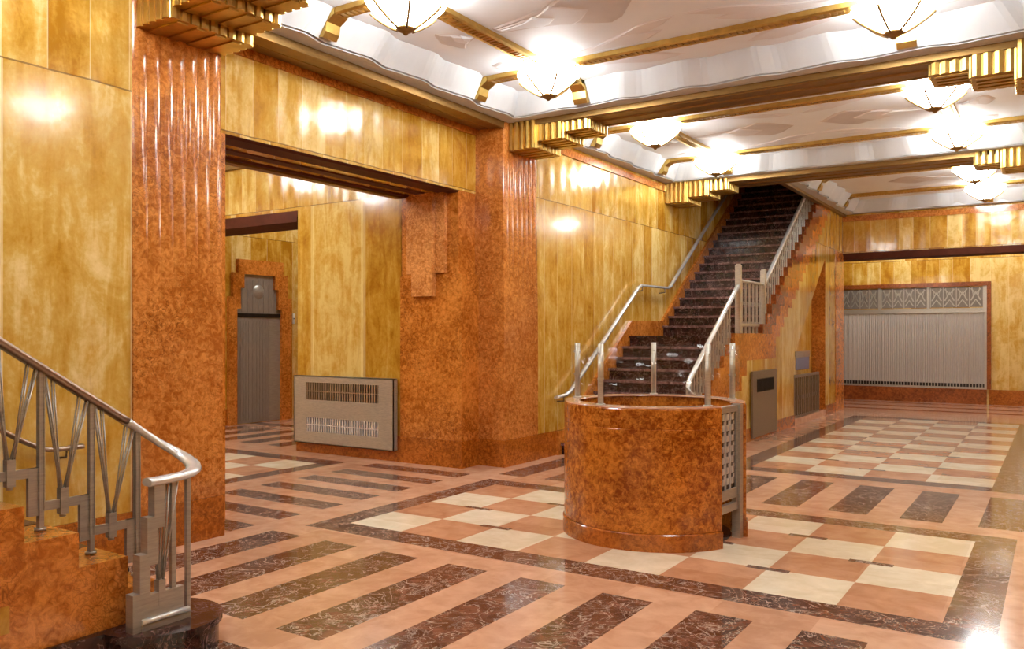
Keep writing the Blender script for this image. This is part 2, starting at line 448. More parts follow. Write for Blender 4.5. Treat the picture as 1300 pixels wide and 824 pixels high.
# cornice over the opening, flush with the piers
def cornice(name, x0, x1, y0, y1, along='y'):
    mb = MB()
    prof = [(0, 4.30), (0, CORN+.03), (.10, CORN+.03), (.12, CORN+.012), (.42, CORN+.012), (.45, CORN+.03), (.50, CORN+.03), (.53, CORN), (.92, CORN), (.94, CORN-.012), (1., CORN-.012), (1., 4.30)]
    if along == 'y': mb.prism([(x0+(x1-x0)*a, z) for a, z in prof], 'y', y0, y1)
    else: mb.prism([(y0+(y1-y0)*a, z) for a, z in prof], 'x', x0, x1)
    return struct(mb, name, 'goldbrown')
cornice('trim_2', -6.19, XL, 4.45, 8.62)
wall('trim_3', 'orange', (-6.25, -6.165, 4.45, 8.62, 4.165, CORN+.03))
wall('trim_4', 'rose', (-5.8, XL+.012, 9.42, 14.0, 4.14, CORN+.02))
# side hall behind the opening
wall('wall_back', 'yellow_mid', (-9.05, -7.12, 8.28, 8.62, 0, 4.5), label='golden marble wall with the radiator cover')
wall('wall_back.001', 'yellow_mid', (-13., -9.05, 8.28, 8.9, 3.40, 4.5), label='golden marble wall above the inner opening to the elevator')
wall('baseboard_back', 'base', (-9.06, -7.12, 8.262, 8.62, 0, .335))
mb = MB(); mb.prism([(8.26, 3.25), (8.26, 3.32), (8.275, 3.32), (8.275, 3.41), (8.9, 3.41), (8.9, 3.25), (8.6, 3.27), (8.45, 3.24)], 'x', -13., -9.05)
struct(mb, 'lintel.001', 'bronze', 'dark bronze lintel of the inner opening to the elevator')
wall('trim_5', 'goldbrown', (-12.6, -7.1, 8.20, 8.29, 4.13, 4.21))
wall('wall_side', 'yellow', (-13., -12.6, BACK, 14., 0, 4.5), label='golden marble wall around the elevator door')
wall('baseboard_side', 'base', (-12.62, -12.585, BACK, 9.84, 0, .30), (-12.62, -12.585, 11.47, 13.8, 0, .30))
wall('wall_back.002', 'yellow', (-13., -8.7, 13.5, 13.8, 0, 4.5))
wall('wall_side.001', 'yellow', (-9.05, -8.75, 8.62, 13.6, 0, 4.5))
wall('wall_front.001', 'yellow', (-13., -6.1, .6, .9, 0, 4.5))
# right side of the hall
wall('wall_right', 'yellow_wide', (.38, .7, BACK, 3.67, 0, 4.6))
wall('wall_right.001', 'yellow', (XR+.02, XR+.4, 9.41, 24., 0, 4.6), label='golden marble wall on the right of the hall')
wall('wall_right.002', 'yellow', (XR+.44, XR+1.3, 4.3, 8.63, LINT, 4.5))
wall('wall_right.003', 'yellow_mid', (3.4, 3.7, 1., 12., 0, 4.6))
wall('wall_right.004', 'yellow_mid', (.44, 3.6, 8.6, 8.9, 0, 4.6), (.5, 3.6, 2.5, 2.8, 0, 4.6))
wall('baseboard_right', 'base', (XR, XR+.3, 9.43, YEND, 0, .335))
cornice('trim_6', XR+.44, XR, 4.45, 8.62)
wall('wall_front', 'yellow_wide', (-6.2, .7, BACK-.3, BACK, 0, 4.6))

# portal wall and far lobby
wall('wall_far', 'yellow', (-4.0, XR+.1, YEND, YEND+.5, 3.44, 7.2), label='golden marble wall above the far portal')
mb = MB(); mb.prism([(YEND-.012, 3.44), (YEND-.012, 3.30), (YEND+.2, 3.27), (YEND+.52, 3.30), (YEND+.52, 3.44)], 'x', -4.02, XR+.1)
struct(mb, 'lintel.002', 'bronze', 'dark bronze lintel across the far portal')
wall('trim_7', 'rose', (-4.0, XR+.1, YEND-.03, YEND+.01, 4.13, CORN+.03))
wall('wall_far.001', 'yellow', (-7., .5, YFAR, YFAR+.3, 0, 4.3), label='golden marble wall around the shuttered shopfront')
wall('wall_far.002', 'yellow', (-7., -6.7, YEND, YFAR, 0, 4.3))
wall('baseboard_far', 'base', (-7., -4.72, YFAR-.02, YFAR, 0, .35), (-1.38, .06, YFAR-.02, YFAR, 0, .35))
wall('ceiling.001', 'plaster', (-7., .5, YEND+.4, YFAR+.3, 4.17, 4.3))

# ------------------------------------------------------------------ ceiling
def add_ceiling():
    mb = MB(); z = FIELD
    def q(x0, x1, y0, y1, zz=z): mb.face([(x0, y0, zz), (x0, y1, zz), (x1, y1, zz), (x1, y0, zz)], 'plaster')
    q(-6.2, .8, BACK-.3, 14.2); q(-4.0, .8, 14.2, YEND+.3)
    q(.6, 3.8, 1., 12., 4.535); q(-13., -6.1, .6, 13.8, 4.465)
    # stair shaft above the ceiling
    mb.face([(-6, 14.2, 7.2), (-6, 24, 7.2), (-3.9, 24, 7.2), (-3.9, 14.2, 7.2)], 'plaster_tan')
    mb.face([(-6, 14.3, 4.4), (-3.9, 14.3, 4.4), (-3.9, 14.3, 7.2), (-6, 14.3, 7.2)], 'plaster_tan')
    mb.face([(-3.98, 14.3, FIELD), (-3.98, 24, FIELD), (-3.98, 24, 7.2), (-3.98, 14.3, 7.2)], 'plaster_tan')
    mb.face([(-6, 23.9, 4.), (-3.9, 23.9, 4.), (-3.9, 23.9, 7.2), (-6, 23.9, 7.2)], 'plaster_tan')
    struct(mb, 'ceiling', None, 'white plaster coffered ceiling')
add_ceiling()
BAYS = [(XL, XR, BACK, 3.72), (XL, XR, 4.28, 8.74), (XL, XR, 9.27, 13.78), (-3.95, XR, 14.40, YEND)]
def wavy_ring(mb, rect, w0, w1, z, zt, amp, per, zi=None, oamp=None, zo=None):
    """flat border from inset w0 to a scalloped edge at inset w1, with the upright edge up to zt"""
    x0, x1, y0, y1 = rect; outer = []; inner = []
    sides = [((x0, y0), (x1, y0), (0, 1)), ((x1, y0), (x1, y1), (-1, 0)), ((x1, y1), (x0, y1), (0, -1)), ((x0, y1), (x0, y0), (1, 0))]
    for (a, b, nrm) in sides:
        L = hypot(b[0]-a[0], b[1]-a[1]); t = ((b[0]-a[0])/L, (b[1]-a[1])/L)
        Li = L-2*w1; n = max(2, round(Li/per))*12
        for i in range(n):
            s = i/n; ss = s*Li
            ph = 2*pi*s*(n/12)
            e = amp*(sin(ph)+.35*sin(2*ph))*min(1, ss/.15, (Li-ss)/.15)
            inner.append((a[0]+t[0]*(w1+ss)+nrm[0]*(w1+e), a[1]+t[1]*(w1+ss)+nrm[1]*(w1+e)))
            lo = L-2*w0; so = s*lo
            eo = 0. if oamp is None else oamp*(sin(ph)+.35*sin(2*ph))*min(1, ss/.15, (Li-ss)/.15)
            outer.append((a[0]+t[0]*(w0+so)+nrm[0]*(w0+eo), a[1]+t[1]*(w0+so)+nrm[1]*(w0+eo)))
    n = len(inner)
    vo = [mb.bm.verts.new((*p, z)) for p in outer]; vi = [mb.bm.verts.new((*p, z if zi is None else zi)) for p in inner]; vt = [mb.bm.verts.new((*p, zt)) for p in inner]
    k = mb.mi('plaster_cove')
    vz = [mb.bm.verts.new((*p, zo)) for p in outer] if zo else None
    for i in range(n):
        j = (i+1) % n
        if vz: mb.bm.faces.new((vz[i], vz[j], vo[j], vo[i])).material_index = k
        for f in ((vo[i], vo[j], vi[j], vi[i]), (vi[i], vi[j], vt[j], vt[i])):
            mb.bm.faces.new(f).material_index = k
    return mb
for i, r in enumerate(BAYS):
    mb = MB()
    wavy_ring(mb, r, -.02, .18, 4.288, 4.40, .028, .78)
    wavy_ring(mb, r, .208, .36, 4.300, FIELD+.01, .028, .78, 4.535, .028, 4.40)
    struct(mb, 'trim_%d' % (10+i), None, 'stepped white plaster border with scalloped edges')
# low-relief angular leaves in the plaster
def relief(mb, pts, mat, z0=FIELD, dz=.014, rim=.06):
    c = Vector((sum(p[0] for p in pts)/len(pts), sum(p[1] for p in pts)/len(pts), 0))
    lo = [mb.bm.verts.new((p[0], p[1], z0+.002)) for p in pts]
    hi = []
    for p in pts:
        d = c-Vector((p[0], p[1], 0)); L = d.length or 1
        q = Vector((p[0], p[1], 0))+d*min(.4, rim/L)
        hi.append(mb.bm.verts.new((q.x, q.y, z0-dz)))
    k = mb.mi(mat); n = len(pts)
    mb.bm.faces.new(hi).material_index = k
    for i in range(n):
        mb.bm.faces.new([lo[i], lo[(i+1) % n], hi[(i+1) % n], hi[i]]).material_index = k
def dart(mb, tip, base, half, notch, mat, dz):
    """arrow-headed leaf from base to tip with curved flanks"""
    t = Vector((tip[0]-base[0], tip[1]-base[1])); L = t.length; t /= L; n = Vector((-t.y, t.x)); b = Vector(base)
    prof = [(0, .16), (.2, .30), (.45, .55), (.72, 1.), (.82, .8), (1., 0)]
    up = [b+t*(L*s)+n*(half*w) for s, w in prof]; dn = [b+t*(L*s)-n*(half*w) for s, w in reversed(prof[:-1])]
    relief(mb, [(p.x, p.y) for p in up+dn], mat, dz=dz)
ROWX = (-4.6, -1.18)
LY = {0: (.9, 2.7), 1: (5.4, 7.75), 2: (10.6, 13.0), 3: (16.0, 18.3)}
for i, r in enumerate(BAYS):
    mb = MB(); ya, yb = LY[i]; ym = (ya+yb)/2; H = yb-ya
    rows = [x for x in ROWX if x > r[0]]
    for x in rows:
        sx = 1 if x < XM else -1
        for sgn in ((1, -1) if x != -1.18 or True else (1,)):
            L = 1.55 if sgn == sx else .55
            if x+sgn*L < r[0]+.5: continue
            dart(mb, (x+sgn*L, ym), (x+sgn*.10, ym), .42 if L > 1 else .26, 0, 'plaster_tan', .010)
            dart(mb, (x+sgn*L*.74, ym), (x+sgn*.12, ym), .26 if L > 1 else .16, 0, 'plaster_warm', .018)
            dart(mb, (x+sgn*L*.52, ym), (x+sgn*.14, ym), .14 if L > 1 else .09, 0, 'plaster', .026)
            for s2, yy in ((-1, ya), (1, yb)):
                yin = yy-s2*.32
                dart(mb, (x+sgn*L*.95, yy-s2*.34), (x+sgn*.16, yy-s2*.12), .15, 0, 'plaster_warm', .012)
                oy = (r[2]+.62) if s2 < 0 else (r[3]-.62)
                if abs(oy-yy) > .3: dart(mb, (x+sgn*L*.9, oy-s2*-.05), (x+sgn*.16, yy+s2*.12), .16, 0, 'plaster_warm', .012)
    # long diagonal leaves between the two lamp rows
    if len(rows) == 2:
        for yy, s2 in ((ya, -1), (yb, 1)):
            for sgn in (-1, 1):
                dart(mb, (XM+sgn*.02, yy-s2*.62), (XM+sgn*1.3, yy-s2*.14), .10, 0, 'plaster_warm', .010)
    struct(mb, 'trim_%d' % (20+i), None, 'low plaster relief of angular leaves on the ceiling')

# beams and gilded ribs
def beam(name, y0, y1, label):
    mb = MB(); zb = 4.21; w = y1-y0
    prof = [(0, 4.34), (0, zb+.012), (.06, zb+.012), (.08, zb), (.30, zb), (.33, zb+.014), (.47, zb+.014), (.50, zb-.004), (.72, zb-.004), (.75, zb+.012), (.92, zb+.012), (.94, zb), (1, zb), (1, 4.34)]
    mb.prism([(y0+w*a, z) for a, z in prof], 'x', -6.0, .5)
    struct(mb, name, 'goldbrown', label)
beam('beam', 3.72, 4.28, 'gilt brown ceiling beam in front of the near pier')
beam('beam.001', 8.74, 9.27, 'gilt brown ceiling beam at the far pier')
beam('beam.002', 13.78, 14.40, 'gilt brown ceiling beam in front of the far stair shaft')
mb = MB(); mb.box(-4.03, -3.93, 14.40, YEND, 4.24, 4.46); struct(mb, 'trim_8', 'goldbrown')
def rib_piece(x0, x1, y0, y1):
    mb = MB(); ax = 'x' if (x1-x0) > (y1-y0) else 'y'
    if ax == 'x':
        w = y1-y0; pr = [(y0, 4.55), (y0, 4.495), (y0+w*.12, 4.48), (y0+w*.2, 4.495), (y0+w*.8, 4.495), (y0+w*.88, 4.48), (y1, 4.495), (y1, 4.55)]
        mb.prism(pr, 'x', x0, x1)
        n = int((x1-x0)/.06)
        for i in range(n): mb.box(x0+(i+.15)*.06, x0+(i+.7)*.06, y0+w*.24, y1-w*.24, 4.484, 4.497)
    else:
        w = x1-x0; pr = [(x0, 4.55), (x0, 4.495), (x0+w*.12, 4.48), (x0+w*.2, 4.495), (x0+w*.8, 4.495), (x0+w*.88, 4.48), (x1, 4.495), (x1, 4.55)]
        mb.prism(pr, 'y', y0, y1)
        n = int((y1-y0)/.06)
        for i in range(n): mb.box(x0+w*.24, x1-w*.24, y0+(i+.15)*.06, y0+(i+.7)*.06, 4.484, 4.497)
    return mb
def rib_end(x, y, dx, dy):
    """scroll-like bracket where a rib turns down on the white border"""
    mb = MB(); w = .085
    prof = [(0, 4.53), (-.07, 4.49), (-.085, 4.42), (-.06, 4.325), (.02, 4.30), (.055, 4.35), (.07, 4.43), (.16, 4.482), (.16, 4.53)]
    if dx: mb.prism([(x-dx*a, z) for a, z in prof], 'y', y-w, y+w)
    else: mb.prism([(y-dy*a, z) for a, z in prof], 'x', x-w, x+w)
    return mb
ribn = 30
for i, r in enumerate(BAYS):
    for yy in LY[i]:
        xa, xb = r[0]+.24, r[1]-.24
        segs = []; cur = xa
        for x in ROWX:
            if x > r[0]+.3: segs.append((cur, x-.22)); cur = x+.22
        segs.append((cur, xb))
        for n, (a, b) in enumerate(segs):
            o = struct(rib_piece(a, b, yy-.075, yy+.075), 'trim_%d' % ribn, 'gold', 'gilded rib across the white ceiling'); ribn += 1
            if n == 0: rib_end(a, yy, -1, 0).build('scroll_end', 'gold', o)
            if n == len(segs)-1: rib_end(b, yy, 1, 0).build('scroll_end', 'gold', o)
    for x in ROWX:
        if x < r[0]+.3: continue
        ya, yb = LY[i]; segs = [(r[2]+.24, ya-.22), (ya+.22, yb-.22), (yb+.22, r[3]-.24)]
        for n, (a, b) in enumerate(segs):
            if b-a < .1: continue
            o = struct(rib_piece(x-.085, x+.085, a, b), 'trim_%d' % ribn, 'gold', 'gilded rib along the white ceiling'); ribn += 1
            if n == 0: rib_end(x, a, 0, -1).build('scroll_end', 'gold', o)
            if n == 2: rib_end(x, b, 0, 1).build('scroll_end', 'gold', o)

# ------------------------------------------------------------------ gilded stepped brackets
def reeded_block(x0, x1, y0, y1, z0, z1):
    pts = []
    def side(a, b, n):
        d = Vector((b[0]-a[0], b[1]-a[1])); L = d.length; d /= L; nr = Vector((d.y, -d.x)); k = max(1, round(L/.085)); w = L/k
        for i in range(k):
            for s, o in ((.08, 0), (.14, .016), (.5, .024), (.86, .016), (.92, 0)):
                p = Vector(a)+d*(w*(i+s))+nr*o; pts.append((p.x, p.y))
    side((x0, y0), (x1, y0), 1); side((x1, y0), (x1, y1), 1); side((x1, y1), (x0, y1), 1); side((x0, y1), (x0, y0), 1)
    mb = MB(); mb.prism(pts, 'z', z0, z1)
    # grooves under the block
    w = (y1-y0)
    for i in range(4):
        mb.box(x0+.03, x1-.015, y0+w*(.1+.22*i), y0+w*(.22+.22*i), z0-.012, z0+.01)
    return mb
def bracket(side, y0, y1, label, outof=''):
    wx = XL if side > 0 else XR
    t = thing('ceiling_bracket', (wx+side*.3, (y0+y1)/2, 4.0), label, 'bracket', 'gilded stepped brackets under the ceiling beams')
    e = [(-.02, .38, 3.94), (.38, .74, 4.02), (.74, 1.08, 4.10)]
    for k, (a, b, zb) in enumerate(e):
        xa, xb = sorted((wx+side*a, wx+side*b))
        reeded_block(xa, xb, y0+.03*k, y1-.03*k, zb, 4.40-.02*k).build('block', 'gold', t)
    return t
bracket(1, 3.70, 4.44, 'large gilded stepped bracket on top of the nearest rose marble pier')
bracket(1, 8.74, 9.34, 'gilded stepped bracket on the rose pier beyond the wide opening')
bracket(1, 13.72, 14.38, 'small gilded stepped bracket over the wall handrail of the far staircase')
bracket(-1, 8.74, 9.34, 'gilded stepped bracket at the right end of the nearest full ceiling beam')
bracket(-1, 13.72, 14.38, 'gilded stepped bracket at the right end of the farther ceiling beam')

# ------------------------------------------------------------------ lamps
def make_lamp(loc, label):
    t = thing('ceiling_lamp', loc, label, 'lamp', 'glass bowl ceiling lamps')
    x, y, z = loc                                   # z: ceiling field
    D = -.04
    mb = MB()
    prof = [(.035, -.285), (.09, -.268), (.17, -.222), (.25, -.165), (.31, -.112), (.345, -.075), (.352, -.062)]
    inner = [(r-.012, zz+.006) for r, zz in reversed(prof)]
    mb.lathe([(r, zz+D) for r, zz in prof+inner], loc, 36, mat='', scallop=.05, nsc=6)
    mb.build('bowl', 'bowl', t)
    mb = MB(); mb.lathe([(r, zz+D) for r, zz in [(0, -.335), (.016, -.332), (.024, -.318), (.05, -.305), (.078, -.290), (.082, -.276), (.06, -.266), (0, -.262)]], loc, 18); mb.build('finial', 'goldbrown', t)
    mb = MB(); mb.lathe([(0, .01), (.12, .01), (.13, -.012), (.05, -.025), (.016, -.035), (.014, -.34), (0, -.34)], loc, 16); mb.build('stem', 'goldbrown', t)
    mb = MB()
    for k in range(3):
        a = 2*pi*k/3
        mb.lathe([(0, -.038), (.022, -.032), (.035, -.012), (.035, .008), (.02, .03), (.012, .045), (0, .05)], (x+.07*cos(a), y+.07*sin(a), z-.098), 12)
    mb.build('bulb', 'bulb', t)
    for k in range(6):
        a = 2*pi*k/6+.3; ca, sa = cos(a), sin(a); mb = MB()
        pts = [(x+ca*r*1.03, y+sa*r*1.03, z+D+zz-.008) for r, zz in ((.07, -.283), (.12, -.258), (.19, -.215), (.26, -.165), (.315, -.115))]
        mb.tube(pts, .011, 6); mb.build('cage_arm', 'goldbrown', t)
    return t
proto = None
def put_lamp(x, y, label):
    global proto
    L = (x, y, FIELD)
    if proto is None: proto = make_lamp(L, label); return proto
    c = copy_tree(proto); c.location = L; c['label'] = label; return c
put_lamp(ROWX[0], LY[1][0], 'lit glass bowl ceiling lamp cut by the top of the photo beside the large bracket')
put_lamp(ROWX[0], LY[1][1], 'lit glass bowl ceiling lamp in the left row before the first full beam')
put_lamp(ROWX[0], LY[2][0], 'lit glass bowl ceiling lamp in the left row just behind the first full beam')
put_lamp(ROWX[0], LY[2][1], 'lit glass bowl ceiling lamp hanging in front of the dark far staircase')
put_lamp(ROWX[1], LY[1][0], 'lit glass bowl ceiling lamp above the frame, right row of the near bay')
put_lamp(ROWX[1], LY[1][1], 'large lit glass bowl ceiling lamp at the top right, before the first full beam')
put_lamp(ROWX[1], LY[2][0], 'lit glass bowl ceiling lamp in the right row just behind the first full beam')
put_lamp(ROWX[1], LY[2][1], 'lit glass bowl ceiling lamp in the right row just before the second full beam')
put_lamp(ROWX[1], LY[3][0], 'lit glass bowl ceiling lamp in the right row just behind the second full beam')
put_lamp(ROWX[1], LY[3][1], 'lit glass bowl ceiling lamp farthest back, close to the wall above the portal')
for x in ROWX:
    for y in LY[0]: put_lamp(x, y, 'lit glass bowl ceiling lamp behind the camera')
for x, y in ((-8.8, 4.6), (-8.8, 6.3), (-11., 4.6), (-11., 6.3), (-10.9, 10.8)): 
    c = put_lamp(x, y, 'lit glass bowl ceiling lamp in the side hall with the radiator'); c.location.z = 4.44
for x, y in ((2.2, 5.4), (2.2, 7.4)): 
    c = put_lamp(x, y, 'lit glass bowl ceiling lamp in the room opening to the right'); c.location.z = 4.53
for x in (-3.4, -1.2):
    c = put_lamp(x, 21.1, 'lit glass bowl ceiling lamp in the far lobby'); c.location.z = 4.16

# ------------------------------------------------------------------ elevator door
def add_elevator():
    X0 = -12.6
    d = MB()
    # stepped rouge marble surround, opening stepped too
    o_out = [(9.84, 0), (9.84, 2.34), (9.93, 2.34), (9.93, 2.78), (10.05, 2.78), (10.05, 3.03), (11.10, 3.03), (11.10, 2.78), (11.22, 2.78), (11.22, 2.34), (11.31, 2.34), (11.31, 0)]
    o_in = [(10.02, 0), (10.02, 2.12), (10.10, 2.12), (10.10, 2.50), (10.18, 2.50), (10.18, 2.76), (10.90, 2.76), (10.90, 2.50), (10.98, 2.50), (10.98, 2.12), (11.06, 2.12), (11.06, 0)]
    for i in range(len(o_out)-1):
        a, b, c2, e = o_out[i], o_out[i+1], o_in[i+1], o_in[i]
        for xx in (X0+.07,):
            d.face([(xx, *a), (xx, *b), (xx, *c2), (xx, *e)])
        d.face([(X0+.07, *a), (X0-.02, *a), (X0-.02, *b), (X0+.07, *b)])
        d.face([(X0+.07, *e), (X0-.02, *e), (X0-.02, *c2), (X0+.07, *c2)])
    o = struct(d, 'door_1', 'orange', 'grey nickel elevator door in a stepped rouge marble surround', None, 'elevator door')
    mb = MB()
    mb.box(X0+.003, X0+.012, 10.02, 11.06, 2.04, 2.76); 
    for k in range(7):
        yy = 10.16+.125*k
        mb.box(X0+.012, X0+.020, yy, yy+.05, 2.06, 2.74-.22*abs(k-3)/3)
    tr = mb.build('transom_panel', 'elev', o)
    mb = MB(); mb.lathe([(0, .012), (.10, .012), (.13, 0)], (0, 0, 0), 20)
    for v in mb.bm.verts: x, y, z = v.co; v.co = (X0+.02+z*2, 10.54+x, 2.45+y)
    mb.build('medallion', 'silver', tr)
    mb = MB(); mb.box(X0+.003, X0+.035, 10.02, 11.06, 1.97, 2.04); mb.build('transom_bar', 'black', o)
    for ya, yb in ((10.03, 10.40), (10.40, 10.80)):
        mb = MB(); mb.box(X0+.003, X0+.018, ya, yb-.006, .01, 1.97)
        for k in range(5):
            yy = ya+.03+k*(yb-ya-.06)/5
            mb.box(X0+.018, X0+.026, yy, yy+.03, .06, 1.90)
        mb.build('door_leaf', 'elev', o)
    mb = MB(); mb.box(X0+.003, X0+.014, 10.80, 11.06, .01, 1.97); mb.build('jamb_panel', 'silver', o)
    t = tag(MB().box(X0, X0+.02, 11.385, 11.435, 1.86, 2.06).build('call_button_plate', 'white', None, bevel=.004), 'small pale call button plate on the wall right of the elevator door', 'call button')
    b = MB(); b.lathe([(0, .008), (.012, .008), (.014, 0)], (0, 0, 0), 12)
    for v in b.bm.verts: x, y, z = v.co; v.co = (X0+.02+z, 11.41+x, 1.96+y)
    b.build('button', 'black', t)
add_elevator()

# ------------------------------------------------------------------ radiator cover
def add_radiator():
    y = 8.262
    t = thing('radiator_cover', (-8.1, y, .6), 'satin metal radiator cover with two slotted grilles on the golden side hall wall', 'radiator cover')
    x0, x1, z0, z1 = -9.03, -7.18, .14, 1.075; ya, yb = y-.075, y
    gx0, gx1 = -8.78, -7.44; G = ((.745, .985), (.305, .50))
    mb = MB()
    xs = [x0, gx0, gx1, x1]; zs = [z0, G[1][0], G[1][1], G[0][0], G[0][1], z1]
    for i in range(3):
        for j in range(5):
            if i == 1 and j in (1, 3): continue
            mb.box(xs[i], xs[i+1], ya, ya+.012, zs[j], zs[j+1])
    mb.box(x0, x0+.012, ya, yb, z0, z1); mb.box(x1-.012, x1, ya, yb, z0, z1); mb.box(x0, x1, ya, yb, z1-.012, z1); mb.box(x0, x1, ya, yb, z0, z0+.012)
    bmesh.ops.remove_doubles(mb.bm, verts=mb.bm.verts, dist=.0005)
    mb.build('casing', 'steel', t)
    MB().box(x0+.02, x1-.02, ya+.035, ya+.05, z0+.02, z1-.02).build('backing', 'black', t)
    for gi, (a, b) in enumerate(G):
        g = MB(); n = 30
        for k in range(n):
            xx = gx0+(k+.25)*(gx1-gx0)/n; w = (gx1-gx0)/n*.5
            g.prism([(xx, ya+.002), (xx+w, ya+.002), (xx+w+.006, ya+.03), (xx+.006, ya+.03)], 'z', a, b)
        g.box(gx0, gx1, ya+.004, ya+.01, (a+b)/2-.008, (a+b)/2+.008)
        g.build('grille', 'greyslat' if gi == 0 else 'steelbright', t)
add_radiator()

# ------------------------------------------------------------------ near staircase
def add_near_stair():
    XS = -4.0; r = .1715; tr = .2565
    t = thing('staircase', (-4.9, 1.5, 0), 'lower left staircase with rouge marble stringer and a rounded dark first step', 'staircase')
    # bullnose first step
    def bull(z0, z1, grow=0.):
        pts = [(-5.74, 2.0), (-5.74, 2.99+grow), (-4.35, 2.99+grow)]
        c = (-3.955, 2.665); R = .295+grow
        for k in range(25):
            a = radians(118-k*(118+88)/24)
            pts.append((c[0]+R*cos(a), c[1]+R*sin(a)*1.0))
        pts += [(-3.99, 2.0)]
        return pts
    mb = MB(); mb.prism(bull(0, 0), 'z', 0, .135, smooth=False); mb.prism(bull(0, 0, .018), 'z', .135, .17); mb.build('first_step', 'stair', t, bevel=.006)
    # stringer: stepped block
    pts = [(2.0, .0), (2.715, .17), (2.715, .343)]
    pts = [(-1.5, 0), (2.515, 0), (2.515, .17), (2.70, .17), (2.70, .343), (2.515, .343)]
    y = 2.515; z = .512
    top = [(2.515, .512)]
    while y > -1.2:
        y2 = y-tr; top.append((y2, z)); z += r; top.append((y2, z)); y = y2
    top.append((-1.5, z))
    poly = [(-1.5, 0), (2.515, 0)]+top
    mb = MB(); mb.prism(poly, 'x', -4.37, XS); mb.box(-4.30, XS-.02, 2.5, 2.70, .17, .343)
    st = mb.build('stringer', 'orange', t)
    mb = MB(); mb.prism([(-1.5, .0), (1.94, 0), (1.94, .63), (1.70, .63), (1.70, .80), (1.2, .80), (1.2, 1.1), (.6, 1.1), (.6, 1.5), (-1.5, 1.5)], 'x', XS-.02, XS+.004)
    # (golden slab set in the stringer, lower left)
    mb.bm.free()
    mb = MB(); mb.box(XS-.02, XS+.003, 1.3, 1.935, .29, .415); mb.build('inset_slab', 'yellow', t)
    for i in range(2, 17):
        z1 = r*i; yf = 2.99-tr*(i-1)+.0
        if i > 2: yf = 2.515-tr*(i-3)
        else: yf = 2.75
        mb = MB(); mb.box(-5.74, -4.36, yf-tr-.03, yf, max(.001, z1-r-.02), z1); mb.build('step', 'stair', t)
    # balustrade -------------------------------------------------------------
    b = thing('stair_railing', (-4.2, 2.4, .5), 'nickel bronze railing with V-shaped rods and curled handrail on the lower left staircase', 'railing')
    XP = -4.20
    def rail_z(y): return 1.165+(2.66-y)*.668
    path = []
    y = -1.2
    while y < 2.60: path.append((XP, y, rail_z(y))); y += .2
    path += [(XP, 2.60, rail_z(2.6)), (-4.195, 2.71, 1.125), (-4.165, 2.80, 1.055), (-4.105, 2.87, .998), (-4.03, 2.885, .962), (-3.95, 2.865, .938), (-3.885, 2.81, .92), (-3.855, 2.74, .912), (-3.845, 2.66, .908), (-3.845, 2.52, .905)]
    # smooth with catmull-rom
    def cr(P, n=6):
        P = [Vector(p) for p in P]; out = []
        for i in range(len(P)-1):
            p0, p1, p2, p3 = P[max(i-1, 0)], P[i], P[i+1], P[min(i+2, len(P)-1)]
            for k in range(n):
                u = k/n
                out.append(.5*((2*p1)+(-p0+p2)*u+(2*p0-5*p1+4*p2-p3)*u*u+(-p0+3*p1-3*p2+p3)*u**3))
        return out+[P[-1]]
    def sweep(mb, P, prof, mat=''):
        rings = []
        n = len(P)
        for i, p in enumerate(P):
            tt = (P[min(i+1, n-1)]-P[max(i-1, 0)]).normalized(); sd = tt.cross(Vector((0, 0, 1))).normalized(); u = sd.cross(tt).normalized()
            rings.append([mb.bm.verts.new(p+sd*a+u*c) for a, c in prof])
        m = len(prof)
        for A, B in zip(rings, rings[1:]):
            for j in range(m):
                f = mb.bm.faces.new([A[j], A[(j+1) % m], B[(j+1) % m], B[j]]); f.smooth = True
        mb.bm.faces.new(list(reversed(rings[0]))); mb.bm.faces.new(rings[-1])
    P = cr(path, 5)
    prof = [(-.042, -.006), (-.036, .012), (-.014, .020), (.014, .020), (.036, .012), (.042, -.006), (.026, -.020), (-.026, -.020)]
    k0 = next(i for i, p in enumerate(P) if p.y > 2.62)
    mb = MB(); sweep(mb, P[:k0+1], prof); mb.build('handrail', 'raildark', b)
    mb = MB(); sweep(mb, P[k0:], prof); o = mb.build('handrail_scroll', 'steelbright', b); o['label'] = 'bright polished curl at the foot of the handrail'
    # posts on each tread; rods fan down to a knuckle between posts
    posts = [2.69-.2565*k for k in range(9)]
    tz = [.343+r*k for k in range(9)]
    for k, (py, pz) in enumerate(zip(posts, tz)):
        mb = MB(); mb.box(XP-.016, XP+.016, py-.011, py+.011, pz, rail_z(py)-.02)
        for s in (-.011, .011): mb.tube([(XP+.017, py+s, pz+.1), (XP+.017, py+s, rail_z(py)-.03)], .0045, 5)
        mb.tube([(XP, py, pz), (XP, py, pz+.012)], .028, 10)
        mb.build('post', 'silver', b)
        # stepped bottom rail: short drop beside the post then a level bar to the next post up
        nb = MB()
        zb = pz+.31
        nb.box(XP-.010, XP+.010, py-.2565+.01, py-.010, zb-.045, zb)            # level bar
        nb.box(XP-.011, XP+.011, py-.062, py-.012, pz+.075, zb)                 # drop beside post
        nb.build('bottom_rail', 'silver', b)
        ky = py-.145; kz0, kz1 = zb-.075, zb+.055
        kb = MB(); kb.box(XP-.020, XP+.020, ky-.020, ky+.020, kz0, kz1); kb.tube([(XP, ky, kz0), (XP, ky, kz0-.015)], .016, 8); kb.build('knuckle', 'silver', b, bevel=.004)
